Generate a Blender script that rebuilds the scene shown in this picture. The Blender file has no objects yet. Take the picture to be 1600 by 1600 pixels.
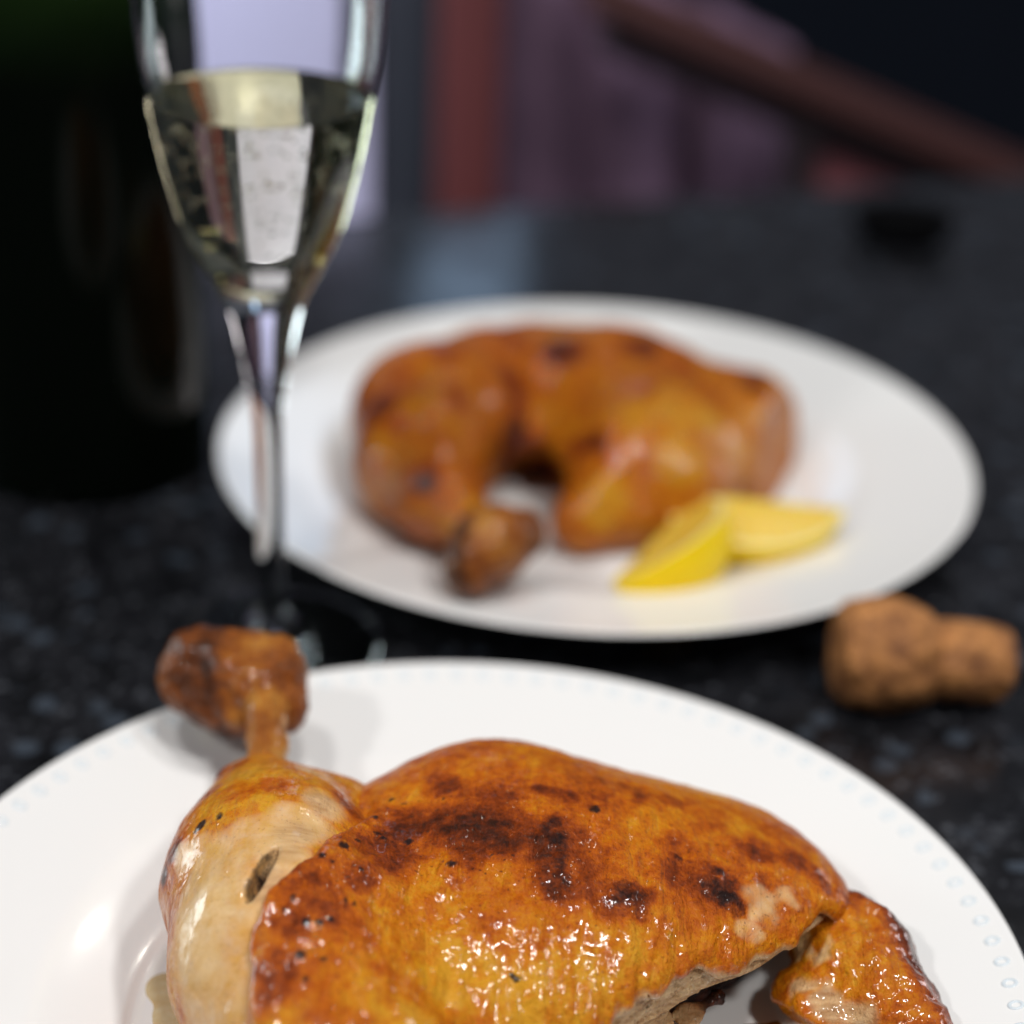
import bpy, bmesh, math, random, time
import numpy as np
from mathutils import Vector, Matrix, noise
random.seed(7); rng = np.random.default_rng(7)
C = bpy.context.scene.collection
S = bpy.context.scene

# ------------------------------------------------------------------ camera
cam_d = bpy.data.cameras.new('camera'); cam = bpy.data.objects.new('camera', cam_d); C.objects.link(cam)
PITCH, ROLL, CAM_Z = 0.47528, 0.037592, 0.3311
_cp, _sp, _c, _s = math.cos(PITCH), math.sin(PITCH), math.cos(ROLL), math.sin(ROLL)
_U = Vector((0, _sp, _cp)); _X = Vector((1, 0, 0)); _F = Vector((0, _cp, -_sp))
_r = _c*_X + _s*_U; _u = -_s*_X + _c*_U; _b = -_F
cam.matrix_world = Matrix(((_r.x, _u.x, _b.x, 0), (_r.y, _u.y, _b.y, 0), (_r.z, _u.z, _b.z, CAM_Z), (0, 0, 0, 1)))
cam_d.sensor_width = 36; cam_d.lens = 3168.2/1600*36
cam_d.clip_start = 0.02; cam_d.clip_end = 60
cam_d.dof.use_dof = True; cam_d.dof.focus_distance = 0.455; cam_d.dof.aperture_fstop = 4.6
S.camera = cam
# ------------------------------------------------------------------ room light, lamps, exposure
W = bpy.data.worlds.new('World'); S.world = W; W.use_nodes = True
bg = W.node_tree.nodes['Background']; bg.inputs[0].default_value = (0.50, 0.54, 0.68, 1); bg.inputs[1].default_value = 0.115
def lamp(name, loc, target, power, size, col, size_y=None):
    d = bpy.data.lights.new(name, 'AREA'); d.energy = power; d.color = col
    d.shape = 'DISK' if size_y is None else 'RECTANGLE'; d.size = size
    if size_y: d.size_y = size_y
    o = bpy.data.objects.new(name, d); C.objects.link(o); o.location = loc
    o.rotation_euler = (Vector(target) - Vector(loc)).to_track_quat('-Z', 'Y').to_euler()
    return o
WARM = (1.0, 0.98, 0.955)
lamp('ceiling_spot', (-0.80, -0.30, 1.15), (0, .45, 0), 4.9, 0.12, WARM)
lamp('ceiling_spot', (0.50, -0.22, 1.15), (0, .45, 0), 4.9, 0.12, WARM)
for sx in (-0.42, 0.10, 0.55): lamp('ceiling_spot', (sx, 0.22, 1.5), (0, .45, 0), 5.0, 0.11, WARM)
lamp('ceiling_spot', (0.33, 1.45, 1.13), (0, .45, 0), .5, 0.045, (1.0, .94, .82))
lamp('right_rim_light', (1.20, 1.42, 0.17), (0, 1.0, .15), 1.6, 0.30, (1.0, 0.91, 0.93), 0.28)  # unseen low light added at the right to brighten the flute's edge
lamp('left_rim_light', (-1.20, 0.93, 0.17), (0, .75, .15), 3.6, 0.46, (0.84, 0.97, 1.0), 0.28)  # unseen low light added at the left for the flute's bright streak
lamp('tall_window_light', (-0.045, 1.60, 0.42), (0, .6, 0), 0.15, 0.085, (0.48, 0.70, 1.0), 0.45)
lamp('door_fill_light', (-0.40, 0.98, 0.62), (-.21, 1.26, -.03), 0.82, 0.10, (0.86, 0.90, 1.0)).data.spread = math.radians(70)  # added lamp out of view, aimed to brighten the door leaf
vs = S.view_settings; vs.view_transform = 'Standard'; vs.look = 'None'; vs.exposure = 0.18; vs.gamma = 1; vs.use_curve_mapping = False
cy = S.cycles
cy.use_denoising = True; cy.max_bounces = 16; cy.transmission_bounces = 14; cy.transparent_max_bounces = 12
cy.glossy_bounces = 6; cy.diffuse_bounces = 4; cy.caustics_reflective = False; cy.caustics_refractive = False
cy.sample_clamp_indirect = 10.0; cy.blur_glossy = 0.1

# ------------------------------------------------------------------ helpers
def link(name, me, mat=None, parent=None, smooth=True):
    o = bpy.data.objects.new(name, me); C.objects.link(o)
    if mat is not None and not me.materials: me.materials.append(mat)
    if parent is not None: o.parent = parent
    if smooth: me.polygons.foreach_set('use_smooth', [True]*len(me.polygons))
    return o
def tag(o, label, cat, group=None):
    o['label'] = label; o['category'] = cat
    if group: o['group'] = group
    return o
def thing(name, label, cat, loc=(0, 0, 0), group=None):
    o = bpy.data.objects.new(name, None); C.objects.link(o); o.location = loc; o.empty_display_size = .02
    return tag(o, label, cat, group)
def mesh(name, v, f):
    me = bpy.data.meshes.new(name); me.from_pydata([tuple(p) for p in v], [], f); me.update(); return me
def lathe(name, prof, n=128, flip=False):
    v = []; f = []; idx = []
    for r, z in prof:
        if r < 1e-7: idx.append([len(v)]*n); v.append((0, 0, z))
        else:
            idx.append(list(range(len(v), len(v)+n)))
            v += [(r*math.cos(2*math.pi*k/n), r*math.sin(2*math.pi*k/n), z) for k in range(n)]
    for a, b in zip(idx[:-1], idx[1:]):
        for k in range(n):
            q = [a[k], a[(k+1) % n], b[(k+1) % n], b[k]]
            q = list(dict.fromkeys(q))
            if len(q) > 2: f.append(q[::-1] if flip else q)
    return mesh(name, v, f)
def spline(pts, m=6):
    """Catmull-Rom through profile points"""
    P = [np.array(p, float) for p in pts]; out = []
    for i in range(len(P)-1):
        p0 = P[max(i-1, 0)]; p1 = P[i]; p2 = P[i+1]; p3 = P[min(i+2, len(P)-1)]
        for k in range(m):
            t = k/m
            q = .5*((2*p1)+(-p0+p2)*t+(2*p0-5*p1+4*p2-p3)*t*t+(-p0+3*p1-3*p2+p3)*t**3)
            out.append((max(q[0], 0), q[1]))
    out.append(tuple(P[-1])); return out
def box(name, x0, x1, y0, y1, z0, z1, mat, parent=None, bevel=0.0):
    bm = bmesh.new(); bmesh.ops.create_cube(bm, size=1)
    for v in bm.verts: v.co = Vector(((x0+x1)/2+v.co.x*(x1-x0), (y0+y1)/2+v.co.y*(y1-y0), (z0+z1)/2+v.co.z*(z1-z0)))
    if bevel: bmesh.ops.bevel(bm, geom=bm.edges[:], offset=bevel, segments=2, affect='EDGES', profile=.7)
    me = bpy.data.meshes.new(name); bm.to_mesh(me); bm.free()
    return link(name, me, mat, parent, smooth=False)

# ---- node helper
class N:
    def __init__(self, name):
        self.m = bpy.data.materials.new(name); self.m.use_nodes = True
        self.t = self.m.node_tree; self.p = self.t.nodes['Principled BSDF']
    def n(self, typ, **kw):
        x = self.t.nodes.new(typ)
        for k, v in kw.items():
            if k.startswith('i_'): 
                key = k[2:]; key = int(key) if key.isdigit() else key.replace('_', ' ')
                x.inputs[key].default_value = v
            else: setattr(x, k, v)
        return x
    def l(self, a, b): self.t.links.new(a, b)
    def set(self, **kw):
        for k, v in kw.items(): self.p.inputs[k.replace('_', ' ')].default_value = v
    def coord(self, which='Object', scale=(1, 1, 1), rot=(0, 0, 0)):
        tc = self.n('ShaderNodeTexCoord'); mp = self.n('ShaderNodeMapping')
        mp.inputs['Scale'].default_value = scale; mp.inputs['Rotation'].default_value = rot
        self.l(tc.outputs[which], mp.inputs[0]); return mp.outputs[0]
    def noise(self, co, scale, detail=4, rough=.55, dist=0):
        x = self.n('ShaderNodeTexNoise', i_Scale=scale, i_Detail=detail, i_Roughness=rough, i_Distortion=dist); self.l(co, x.inputs['Vector']); return x.outputs['Fac']
    def ramp(self, fac, stops, interp='LINEAR'):
        r = self.n('ShaderNodeValToRGB'); cr = r.color_ramp; cr.interpolation = interp
        while len(cr.elements) < len(stops): cr.elements.new(.5)
        for e, (p, c) in zip(cr.elements, stops):
            e.position = p; e.color = (c, c, c, 1) if isinstance(c, (int, float)) else (*c, 1)
        self.l(fac, r.inputs[0]); return r.outputs[0]
    def mix(self, fac, a, b, blend='MIX'):
        x = self.n('ShaderNodeMix', data_type='RGBA', blend_type=blend)
        for s, v in ((x.inputs[0], fac), (x.inputs[6], a), (x.inputs[7], b)):
            if hasattr(v, 'is_linked'): self.l(v, s)
            elif isinstance(v, tuple): s.default_value = (*v, 1)
            else: s.default_value = v
        return x.outputs[2]
    def math(self, op, a, b=None, clamp=False):
        x = self.n('ShaderNodeMath', operation=op, use_clamp=clamp)
        for s, v in ((x.inputs[0], a), (x.inputs[1], b)):
            if v is None: continue
            if hasattr(v, 'is_linked'): self.l(v, s)
            else: s.default_value = v
        return x.outputs[0]
    def attr(self, name):
        return self.n('ShaderNodeAttribute', attribute_name=name).outputs['Fac']
    def bump(self, h, dist, strength=1, prev=None):
        b = self.n('ShaderNodeBump', i_Distance=dist); self.l(h, b.inputs['Height'])
        if hasattr(strength, 'is_linked'): self.l(strength, b.inputs['Strength'])
        else: b.inputs['Strength'].default_value = strength
        if prev is not None: self.l(prev, b.inputs['Normal'])
        return b.outputs[0]
    def base(self, col): self.l(col, self.p.inputs['Base Color'])
    def nrm(self, b, coat=False):
        self.l(b, self.p.inputs['Normal'])
        if coat: self.l(b, self.p.inputs['Coat Normal'])

# ------------------------------------------------------------------ materials of the setting
g = N('black_granite'); co = g.coord()
vor = g.n('ShaderNodeTexVoronoi', i_Scale=420.0); g.l(co, vor.inputs['Vector'])
cellv = g.n('ShaderNodeSeparateColor'); g.l(vor.outputs['Color'], cellv.inputs[0])
fleck = g.ramp(cellv.outputs[0], [(0, 0), (.80, 0), (.93, .45), (1, 1)])
big = g.ramp(g.noise(co, 60, 5, .6), [(.35, 0), (.7, 1)])
fl2 = g.math('MULTIPLY', fleck, g.math('ADD', big, .25))
vor2 = g.n('ShaderNodeTexVoronoi', i_Scale=130.0); g.l(co, vor2.inputs['Vector'])
c2 = g.n('ShaderNodeSeparateColor'); g.l(vor2.outputs['Color'], c2.inputs[0])
fl3 = g.math('MULTIPLY', g.ramp(c2.outputs[1], [(0, 0), (.86, 0), (.95, 1)]), g.ramp(vor2.outputs['Distance'], [(0, 1), (.45, .7), (.6, 0)]))
colr = g.mix(big, (.0045, .0047, .0055), (.016, .0165, .02))
colr = g.mix(fl2, colr, (.075, .08, .092)); colr = g.mix(fl3, colr, (.048, .060, .078))
g.base(colr); g.set(Roughness=.16, Specular_IOR_Level=.5)
rr = g.ramp(g.noise(co, 35, 3), [(.3, .13), (.7, .24)]); g.l(rr, g.p.inputs['Roughness'])
M_granite = g.m

def plain(name, col, rough=.5, nscale=30, var=.15, metallic=0, coat=0):
    g = N(name); f = g.noise(g.coord(), nscale, 4)
    g.base(g.mix(f, tuple(c*(1-var) for c in col), tuple(c*(1+var) for c in col)))
    g.set(Roughness=rough, Metallic=metallic, Coat_Weight=coat); return g.m
M_wall = plain('dark_wall_paint', (.005, .007, .012), .9, 6); M_wall.node_tree.nodes['Principled BSDF'].inputs['Specular IOR Level'].default_value = .08
M_lav = plain('lavender_paint', (.58, .56, .78), .6, 6)
M_pur = plain('purple_cloth', (.14, .082, .135), .9, 20)
M_red = plain('red_stained_wood', (.112, .025, .026), .6, 12)
M_redp = plain('red_panel_paint', (.24, .078, .095), .6, 12)
M_rail = plain('dark_red_rail_wood', (.050, .0125, .0115), .7, 12)
M_dkpost = plain('dark_stained_wood', (.022, .014, .018), .5, 12)
M_navy = plain('navy_panel_paint', (.024, .028, .04), .6, 8)
M_dish = plain('black_rubber', (.0025, .0025, .003), .9, 30); M_dish.node_tree.nodes['Principled BSDF'].inputs['Specular IOR Level'].default_value = .05

# ------------------------------------------------------------------ setting
def prism(name, poly, z0, z1, mat, parent=None):
    n = len(poly); v = [(x, y, z0) for x, y in poly]+[(x, y, z1) for x, y in poly]
    f = [list(range(n))[::-1], list(range(n, 2*n))]+[[i, (i+1) % n, n+(i+1) % n, n+i] for i in range(n)]
    return link(name, mesh(name, v, f), mat, parent, smooth=False)
E0 = np.array((-0.087, 0.954)); E1 = np.array((0.246, 1.052)); ed = (E1-E0)/np.linalg.norm(E1-E0)
A = E0-ed*1.1; B = E0+ed*1.7
top = prism('countertop', [tuple(A), (-.9, -.35), (1.2, -.35), tuple(B)], -.035, 0, M_granite); top['kind'] = 'structure'
cab = prism('counter_base', [(A[0]+.03, A[1]-.06), (-.85, -.30), (1.15, -.30), (B[0]-.03, B[1]-.06)], -.9, -.035-.002, M_navy); cab['kind'] = 'structure'
fl = box('floor', -3.5, 3.5, -2.5, 4.0, -.94, -.90, plain('floor_boards_paint', (.06, .045, .04), .5, 8)); fl['kind'] = 'structure'
wl = box('wall', -3.0, 3.0, 1.75, 1.85, -.90, .16, M_wall); wl['kind'] = 'structure'
t = thing('door', 'pale lavender door leaf seen through and beside the champagne flute', 'door', (-.222, 1.26, -.9))
box('door_leaf', -.128, .1235, -.016, .016, 0, 1.02, M_lav, t, .004)
box('gap_board', .126, .164, -.012, .03, 0, 1.03, M_navy, t, .003)  # dark board put in to stand for the dark gap beside the door
t = box('wooden_post', -.0545, -.0165, 1.19, 1.23, -.9, .095, M_red, None, .008); tag(t, 'upright dull red wooden post beside the dark gap in the background', 'post')
nx, nz = 150, 24; v = []; f = []
for j in range(nz+1):
    for i in range(nx+1):
        x = -.016+i/nx*.178
        fold = .011*math.sin(x*78-1.2)+.005*math.sin(x*171+1.3+.2*j/nz)
        v.append((x, 1.245+fold, -.9+(min(.10, .075-.40*(x-.03))+.9)*j/nz))
for j in range(nz):
    for i in range(nx): f.append([j*(nx+1)+i, j*(nx+1)+i+1, (j+1)*(nx+1)+i+1, (j+1)*(nx+1)+i])
cu = link('curtain', mesh('curtain', v, f), M_pur); md = cu.modifiers.new('thickness', 'SOLIDIFY'); md.thickness = .002
tag(cu, 'dusky purple cloth hanging in soft folds beyond the counter, below the sloping rail', 'curtain')
t = thing('stair_balustrade', 'dark red sloping handrail with a dark upright post and dull red panel', 'railing', (.165, 1.18, -.9))
def bar(name, a, b, w, d, mat, parent):
    a = Vector(a); b = Vector(b); L = (b-a).length; bm = bmesh.new(); bmesh.ops.create_cube(bm, size=1)
    for q in bm.verts: q.co = Vector((q.co.x*L, q.co.y*d, q.co.z*w))
    bmesh.ops.bevel(bm, geom=bm.edges[:], offset=min(w, d)*.3, segments=3, affect='EDGES')
    me = bpy.data.meshes.new(name); bm.to_mesh(me); bm.free(); o = link(name, me, mat, parent, False)
    o.location = (a+b)/2; o.rotation_euler = (0, -math.atan2(b.z-a.z, b.x-a.x), 0); return o
bar('handrail', (-.135, 0, .9655), (.345, 0, .780), .022, .03, M_rail, t)
bar('rail_shadow_bar', (-.125, .012, .9375), (.345, .012, .7565), .014, .026, M_dkpost, t)  # dark bar standing in for the shadow band under the handrail
box('post', -.010, .011, .000, .022, 0, .890, M_dkpost, t, .003)
pv = [(.0115, .892), (.40, .736), (.40, 0), (.0115, 0)]
link('panel', mesh('panel', [(x, .012, z) for x, z in pv]+[(x, .018, z) for x, z in pv], [[0, 1, 2, 3], [7, 6, 5, 4], [0, 4, 5, 1], [1, 5, 6, 2], [2, 6, 7, 3], [3, 7, 4, 0]]), M_redp, t, False)
# dark shallow dish on the far end of the counter
di = link('dish', lathe('dish', spline([(0, .001), (.016, .001), (.022, .004), (.0255, .010), (.0262, .0105), (.0258, .0112), (.024, .0095), (.019, .0035), (0, .003)], 4), 64), M_dish)
di.location = (.187, .955, 0); tag(di, 'small black round dish lying near the far edge of the counter', 'dish')

# ------------------------------------------------------------------ plates
g = N('white_glazed_china'); f = g.noise(g.coord(), 12, 3)
g.base(g.mix(f, (.80, .80, .79), (.83, .83, .82))); g.set(Roughness=.14, Coat_Weight=.3, Coat_Roughness=.05)
wob = g.noise(g.coord(), 22, 2); g.nrm(g.bump(wob, .0006, .35)); M_china = g.m
g = N('blue_tinted_glaze'); g.set(Roughness=.15); g.base(g.mix(g.noise(g.coord(), 300, 2), (.62, .70, .75), (.68, .74, .78))); M_bead = g.m
PLATE = [(0, .0062), (.04, .0062), (.070, .0062), (.0755, .0064), (.0773, .0070), (.0785, .0077), (.081, .0086), (.088, .0114), (.094, .0136), (.0985, .0149), (.104, .0158), (.115, .0178), (.126, .0201), (.1325, .0217), (.1343, .0221), (.1350, .0217), (.1346, .0209), (.130, .0188), (.115, .0148), (.100, .0112), (.090, .0066), (.082, .0024), (.079, .0003), (.076, 0), (.073, .0004), (.071, .0025), (.04, .003), (0, .003)]
pm = lathe('plate', spline(PLATE, 4), 192, flip=True); pm.materials.append(M_china)
P1 = (-.0085, .3705, 0); P2 = (.029, .658, 0)
front = link('plate', pm); front.location = P1; front.scale = (.993,)*3
tag(front, 'front white dinner plate with a ring of bluish beads round its rim', 'plate', 'white dinner plates')
# embossed oval rings on the rim
v = []; f = []; nu, nv = 14, 6
for i in range(nu):
    a = 2*math.pi*i/nu
    for j in range(nv):
        b = 2*math.pi*j/nv; rr_ = 1+.36*math.cos(b)
        v.append((.00155*rr_*math.cos(a), .00125*rr_*math.sin(a), .00038*math.sin(b)))
for i in range(nu):
    for j in range(nv): f.append([i*nv+j, ((i+1) % nu)*nv+j, ((i+1) % nu)*nv+(j+1) % nv, i*nv+(j+1) % nv])
bead = mesh('bead', v, f); bead.materials.append(M_bead)
NB = 106; slope = math.atan2(.0016, .0065)
for k in range(NB):
    a = 2*math.pi*(k+.25)/NB; o = link('bead', bead, None, front)
    o.location = (.1296*math.cos(a), .1296*math.sin(a), .0209); o.rotation_euler = (0, -slope, a)
back = link('plate', pm); back.location = P2; back.scale = (.993,)*3
tag(back, 'plain white dinner plate at the back carrying lemon wedges and a chicken leg', 'plate', 'white dinner plates')

# ------------------------------------------------------------------ SDF tools (numpy) and surface nets
def grid(lo, hi, h):
    ax = [np.arange(lo[i], hi[i]+h, h, dtype=np.float32) for i in range(3)]
    return ax
class P3:
    def __init__(s, x, y, z): s.x, s.y, s.z = x, y, z
def ell(p, c, r, yaw=0., tilt=0.):
    x, y, z = p.x-c[0], p.y-c[1], p.z-c[2]
    if yaw:
        cc, ss = math.cos(yaw), math.sin(yaw); x, y = cc*x+ss*y, -ss*x+cc*y
    if tilt:
        cc, ss = math.cos(tilt), math.sin(tilt); x, z = cc*x+ss*z, -ss*x+cc*z
    k0 = np.sqrt((x/r[0])**2+(y/r[1])**2+(z/r[2])**2)+1e-9
    k1 = np.sqrt((x/r[0]**2)**2+(y/r[1]**2)**2+(z/r[2]**2)**2)+1e-9
    return k0*(k0-1)/k1
def cap(p, a, b, ra, rb):
    a = np.array(a); b = np.array(b); d = b-a; L = float(d@d)
    t = np.clip(((p.x-a[0])*d[0]+(p.y-a[1])*d[1]+(p.z-a[2])*d[2])/L, 0, 1)
    return np.sqrt((p.x-a[0]-t*d[0])**2+(p.y-a[1]-t*d[1])**2+(p.z-a[2]-t*d[2])**2)-(ra+(rb-ra)*t)
def chain(p, pts, k=.004):
    out = None
    for (a, ra), (b, rb) in zip(pts[:-1], pts[1:]):
        d = cap(p, a, b, ra, rb); out = d if out is None else smin(out, d, k)
    return out
def smin(a, b, k):
    h = np.clip(.5+.5*(b-a)/k, 0, 1); return b*(1-h)+a*h-k*h*(1-h)
def smax(a, b, k): return -smin(-a, -b, k)
def plane(p, c, n):
    n = np.array(n, float); n /= np.linalg.norm(n)
    return (p.x-c[0])*n[0]+(p.y-c[1])*n[1]+(p.z-c[2])*n[2]
def waves(p, seed, scale, n=9):
    """cheap smooth pseudo-noise, about -1..1"""
    r = np.random.default_rng(seed); out = 0
    for _ in range(n):
        d = r.normal(size=3); d /= np.linalg.norm(d); fr = scale*r.uniform(.6, 1.5)
        out = out+np.sin((p.x*d[0]+p.y*d[1]+p.z*d[2])*fr+r.uniform(0, 6.28))
    return out/n*1.6
def nets(fn, lo, hi, h):
    ax = grid(lo, hi, h); X, Y, Z = np.meshgrid(*ax, indexing='ij', sparse=True)
    V = np.asarray(fn(P3(X, Y, Z)), dtype=np.float32); V = np.broadcast_to(V, [len(a) for a in ax]).copy()
    V[0] = V[-1] = 1; V[:, 0] = V[:, -1] = 1; V[:, :, 0] = V[:, :, -1] = 1
    s = V < 0; nx, ny, nz = V.shape
    c = np.zeros((nx-1, ny-1, nz-1), np.int8)
    for i in (0, 1):
        for j in (0, 1):
            for k in (0, 1): c += s[i:nx-1+i, j:ny-1+j, k:nz-1+k]
    act = (c > 0) & (c < 8); I = np.argwhere(act); ids = np.full(act.shape, -1, np.int64); ids[act] = np.arange(len(I))
    acc = np.zeros((len(I), 3)); cnt = np.zeros(len(I))
    corners = [(i, j, k) for i in (0, 1) for j in (0, 1) for k in (0, 1)]
    for a in corners:
        for axn in range(3):
            if a[axn]: continue
            b = list(a); b[axn] = 1
            va = V[I[:, 0]+a[0], I[:, 1]+a[1], I[:, 2]+a[2]]; vb = V[I[:, 0]+b[0], I[:, 1]+b[1], I[:, 2]+b[2]]
            m = (va < 0) != (vb < 0); t = np.where(m, va/(va-vb+1e-20), 0)
            q = np.tile(np.array(a, float), (len(I), 1)); q[:, axn] += t
            acc += q*m[:, None]; cnt += m
    pos = np.array(lo)+(I+acc/cnt[:, None])*h
    F = []
    for axn in range(3):
        o1, o2 = [(1, 2), (2, 0), (0, 1)][axn]
        sl = [slice(1, -1)]*3; sl[axn] = slice(0, -1); sl2 = [slice(1, -1)]*3; sl2[axn] = slice(1, None)
        sa, sb = s[tuple(sl)], s[tuple(sl2)]
        for flip in (0, 1):
            E = np.argwhere((sa & ~sb) if not flip else (~sa & sb))
            if not len(E): continue
            off = np.ones(3, int); off[axn] = 0; E = E+off
            d1 = np.zeros(3, int); d1[o1] = 1; d2 = np.zeros(3, int); d2[o2] = 1
            q = [E-d1-d2, E-d2, E, E-d1]
            q = np.stack([ids[a[:, 0], a[:, 1], a[:, 2]] for a in q], 1)
            F.append(q[:, ::-1] if flip else q)
    F = np.concatenate(F); F = F[(F >= 0).all(1)]
    # settle on the true surface
    for _ in range(2):
        e = h*.25; p = [pos[:, 0], pos[:, 1], pos[:, 2]]
        d = fn(P3(*p)); gx = fn(P3(p[0]+e, p[1], p[2]))-d; gy = fn(P3(p[0], p[1]+e, p[2]))-d; gz = fn(P3(p[0], p[1], p[2]+e))-d
        G = np.stack([gx, gy, gz], 1)/e; L = (G**2).sum(1)+1e-3
        pos = pos-np.clip(d/L, -h*.5, h*.5)[:, None]*G*.8
    return pos, F
def np_mesh(name, pos, F):
    me = bpy.data.meshes.new(name); me.vertices.add(len(pos)); me.vertices.foreach_set('co', pos.astype(np.float32).ravel())
    me.loops.add(F.size); me.loops.foreach_set('vertex_index', F.astype(np.int32).ravel())
    me.polygons.add(len(F)); me.polygons.foreach_set('loop_start', np.arange(0, F.size, F.shape[1], dtype=np.int32))
    me.update(calc_edges=True); me.validate(); return me
def normals(me):
    n = np.empty(len(me.vertices)*3, np.float32); me.vertices.foreach_get('normal', n); return n.reshape(-1, 3)
def attr(me, name, val):
    a = me.attributes.new(name, 'FLOAT', 'POINT'); a.data.foreach_set('value', np.asarray(val, np.float32))
def fbm(pos, scale, oct=3, off=0, aniso=(1, 1, 1)):
    return np.array([noise.fractal((x*scale*aniso[0]+off, y*scale*aniso[1]-off, z*scale*aniso[2]+off*.5), .9, 2.0, oct) for x, y, z in pos.tolist()])
def sstep(a, b, x):
    t = np.clip((x-a)/(b-a), 0, 1); return t*t*(3-2*t)
def blobs(pos, lst, warp=None):
    out = np.zeros(len(pos))
    q = pos if warp is None else pos+warp
    for x, y, z, r, w in lst:
        d = np.sqrt(((q-np.array((x, y, z)))**2).sum(1))/r
        out = np.maximum(out, w*sstep(1.15, .45, d))
    return out
def solid(name, fn, lo, hi, h, mat, parent, disp=None, paint=None):
    pos, F = nets(fn, lo, hi, h); me = np_mesh(name, pos, F)
    n0 = None
    if disp is not None:
        d = disp(pos, normals(me)); pos = pos+normals(me)*d[:, None]
        me.vertices.foreach_set('co', pos.astype(np.float32).ravel()); me.update()
    if paint is not None:
        for k, v in paint(pos, normals(me)).items(): attr(me, k, v)
    org = parent.location if parent is not None else Vector((0, 0, 0))
    o = link(name, me, mat, parent)
    me.transform(Matrix.Translation(-org)); return o

# ------------------------------------------------------------------ chicken materials
SKIN_RAMP = [(0, (.58, .27, .014)), (.22, (.52, .165, .0035)), (.42, (.42, .090, .0024)), (.62, (.24, .040, .0025)), (.80, (.11, .018, .002)), (1, (.03, .008, .003))]
BONE_RAMP = [(0, (.50, .27, .06)), (.25, (.38, .145, .022)), (.48, (.25, .070, .011)), (.70, (.11, .030, .007)), (1, (.028, .011, .006))]
def skin_material(name, wr=1.0, stops=SKIN_RAMP):
    g = N(name); co = g.coord()
    br = g.attr('brown'); ch = g.attr('char'); pale = g.attr('pale'); meat = g.attr('meat')
    n1 = g.noise(co, 90, 6, .62, .6); n2 = g.noise(co, 320, 6, .68); n3 = g.noise(co, 1000, 3, .6)
    st = g.noise(g.coord(scale=(330, 75, 110)), 1, 5, .65, 1.0)
    # golden to dark roast colour follows the browning amount, broken up by noise
    k = g.math('ADD', br, g.math('MULTIPLY', g.math('SUBTRACT', n1, .5), .80))
    k = g.math('ADD', k, g.math('MULTIPLY', g.math('SUBTRACT', st, .5), .40))
    k = g.math('ADD', k, g.math('MULTIPLY', g.math('SUBTRACT', n3, .5), .30))
    k = g.math('ADD', k, g.math('MULTIPLY', g.math('SUBTRACT', n2, .5), .80), True)
    roast = g.ramp(k, stops)
    pc = g.mix(g.ramp(n1, [(.36, 0), (.62, 1)]), (.58, .33, .10), (.74, .54, .29)); pc = g.mix(g.ramp(n2, [(.5, 0), (.75, .5)]), pc, (.62, .40, .27))
    pk = g.ramp(g.math('ADD', g.math('MULTIPLY', pale, 1.15), g.math('MULTIPLY', g.math('SUBTRACT', n2, .5), .9)), [(.05, 0), (1, .95)])
    pk = g.math('MULTIPLY', pk, g.ramp(pale, [(.02, 0), (.30, 1)]))
    col = g.mix(pk, roast, pc)
    fib = g.ramp(g.noise(g.coord(scale=(60, 420, 520), rot=(0, 0, -.647)), 1, 5, .6), [(.3, 0), (.7, 1)])
    mc = g.mix(fib, (.33, .165, .065), (.66, .45, .24))
    col = g.mix(meat, col, mc)
    dark = g.ramp(g.math('ADD', ch, g.math('MULTIPLY', g.math('SUBTRACT', n2, .5), 1.6)), [(.30, 0), (.62, .55), (.95, .97)])
    dark = g.math('MULTIPLY', dark, g.ramp(ch, [(.02, 0), (.2, 1)]))
    speck = g.math('MULTIPLY', g.ramp(n3, [(.63, 0), (.68, 1)]), g.math('MULTIPLY', g.attr('speck'), .85), True)
    col = g.mix(dark, col, (.014, .006, .005)); col = g.mix(speck, col, (.045, .014, .006))
    g.base(col)
    g.set(Specular_IOR_Level=.12, Subsurface_Weight=.06, Subsurface_Scale=.003, Coat_Roughness=.11, Coat_IOR=1.65)
    g.p.inputs['Subsurface Radius'].default_value = (1.0, .35, .1)
    g.l(g.ramp(n2, [(.3, .38), (.7, .55)]), g.p.inputs['Roughness'])
    g.l(g.math('MULTIPLY', g.attr('oil'), g.ramp(g.noise(co, 200, 3), [(.38, .25), (.55, 1)])), g.p.inputs['Coat Weight'])
    sb = g.math('SUBTRACT', .7, g.math('MULTIPLY', pale, .65), True)
    b = g.bump(g.noise(co, 300, 4, .6), .0014*wr, sb)
    b = g.bump(st, .0018*wr, sb, b)
    b = g.bump(n3, .0005*wr, sb, b)
    g.l(b, g.p.inputs['Normal'])
    # the film of fat on top is smoother than the skin: rounded beads and wrinkles
    soft = g.math('SUBTRACT', .90, g.math('MULTIPLY', g.math('ADD', pale, meat), .70), True)
    soft = g.math('MULTIPLY', soft, g.ramp(g.noise(co, 75, 3, .6), [(.46, .08), (.66, 1)]))
    st2 = g.noise(g.coord(scale=(360, 120, 150)), 1, 1.5, .5, .6)
    c = g.bump(g.noise(co, 230, 1.6, .5), .0020*wr, soft)
    c = g.bump(st2, .0024*wr, soft, c)
    vd = g.n('ShaderNodeTexVoronoi', i_Scale=520.0, feature='SMOOTH_F1'); g.l(co, vd.inputs['Vector'])
    c = g.bump(g.ramp(vd.outputs['Distance'], [(.0, 1), (.40, 0)], 'B_SPLINE'), .0005*wr, soft, c)
    g.l(c, g.p.inputs['Coat Normal'])
    return g.m
M_skin = skin_material('roast_skin')
M_bone = skin_material('roast_bone_end', 1.0, BONE_RAMP)
M_skin_far = skin_material('roast_skin_soft', 1.6)
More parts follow.
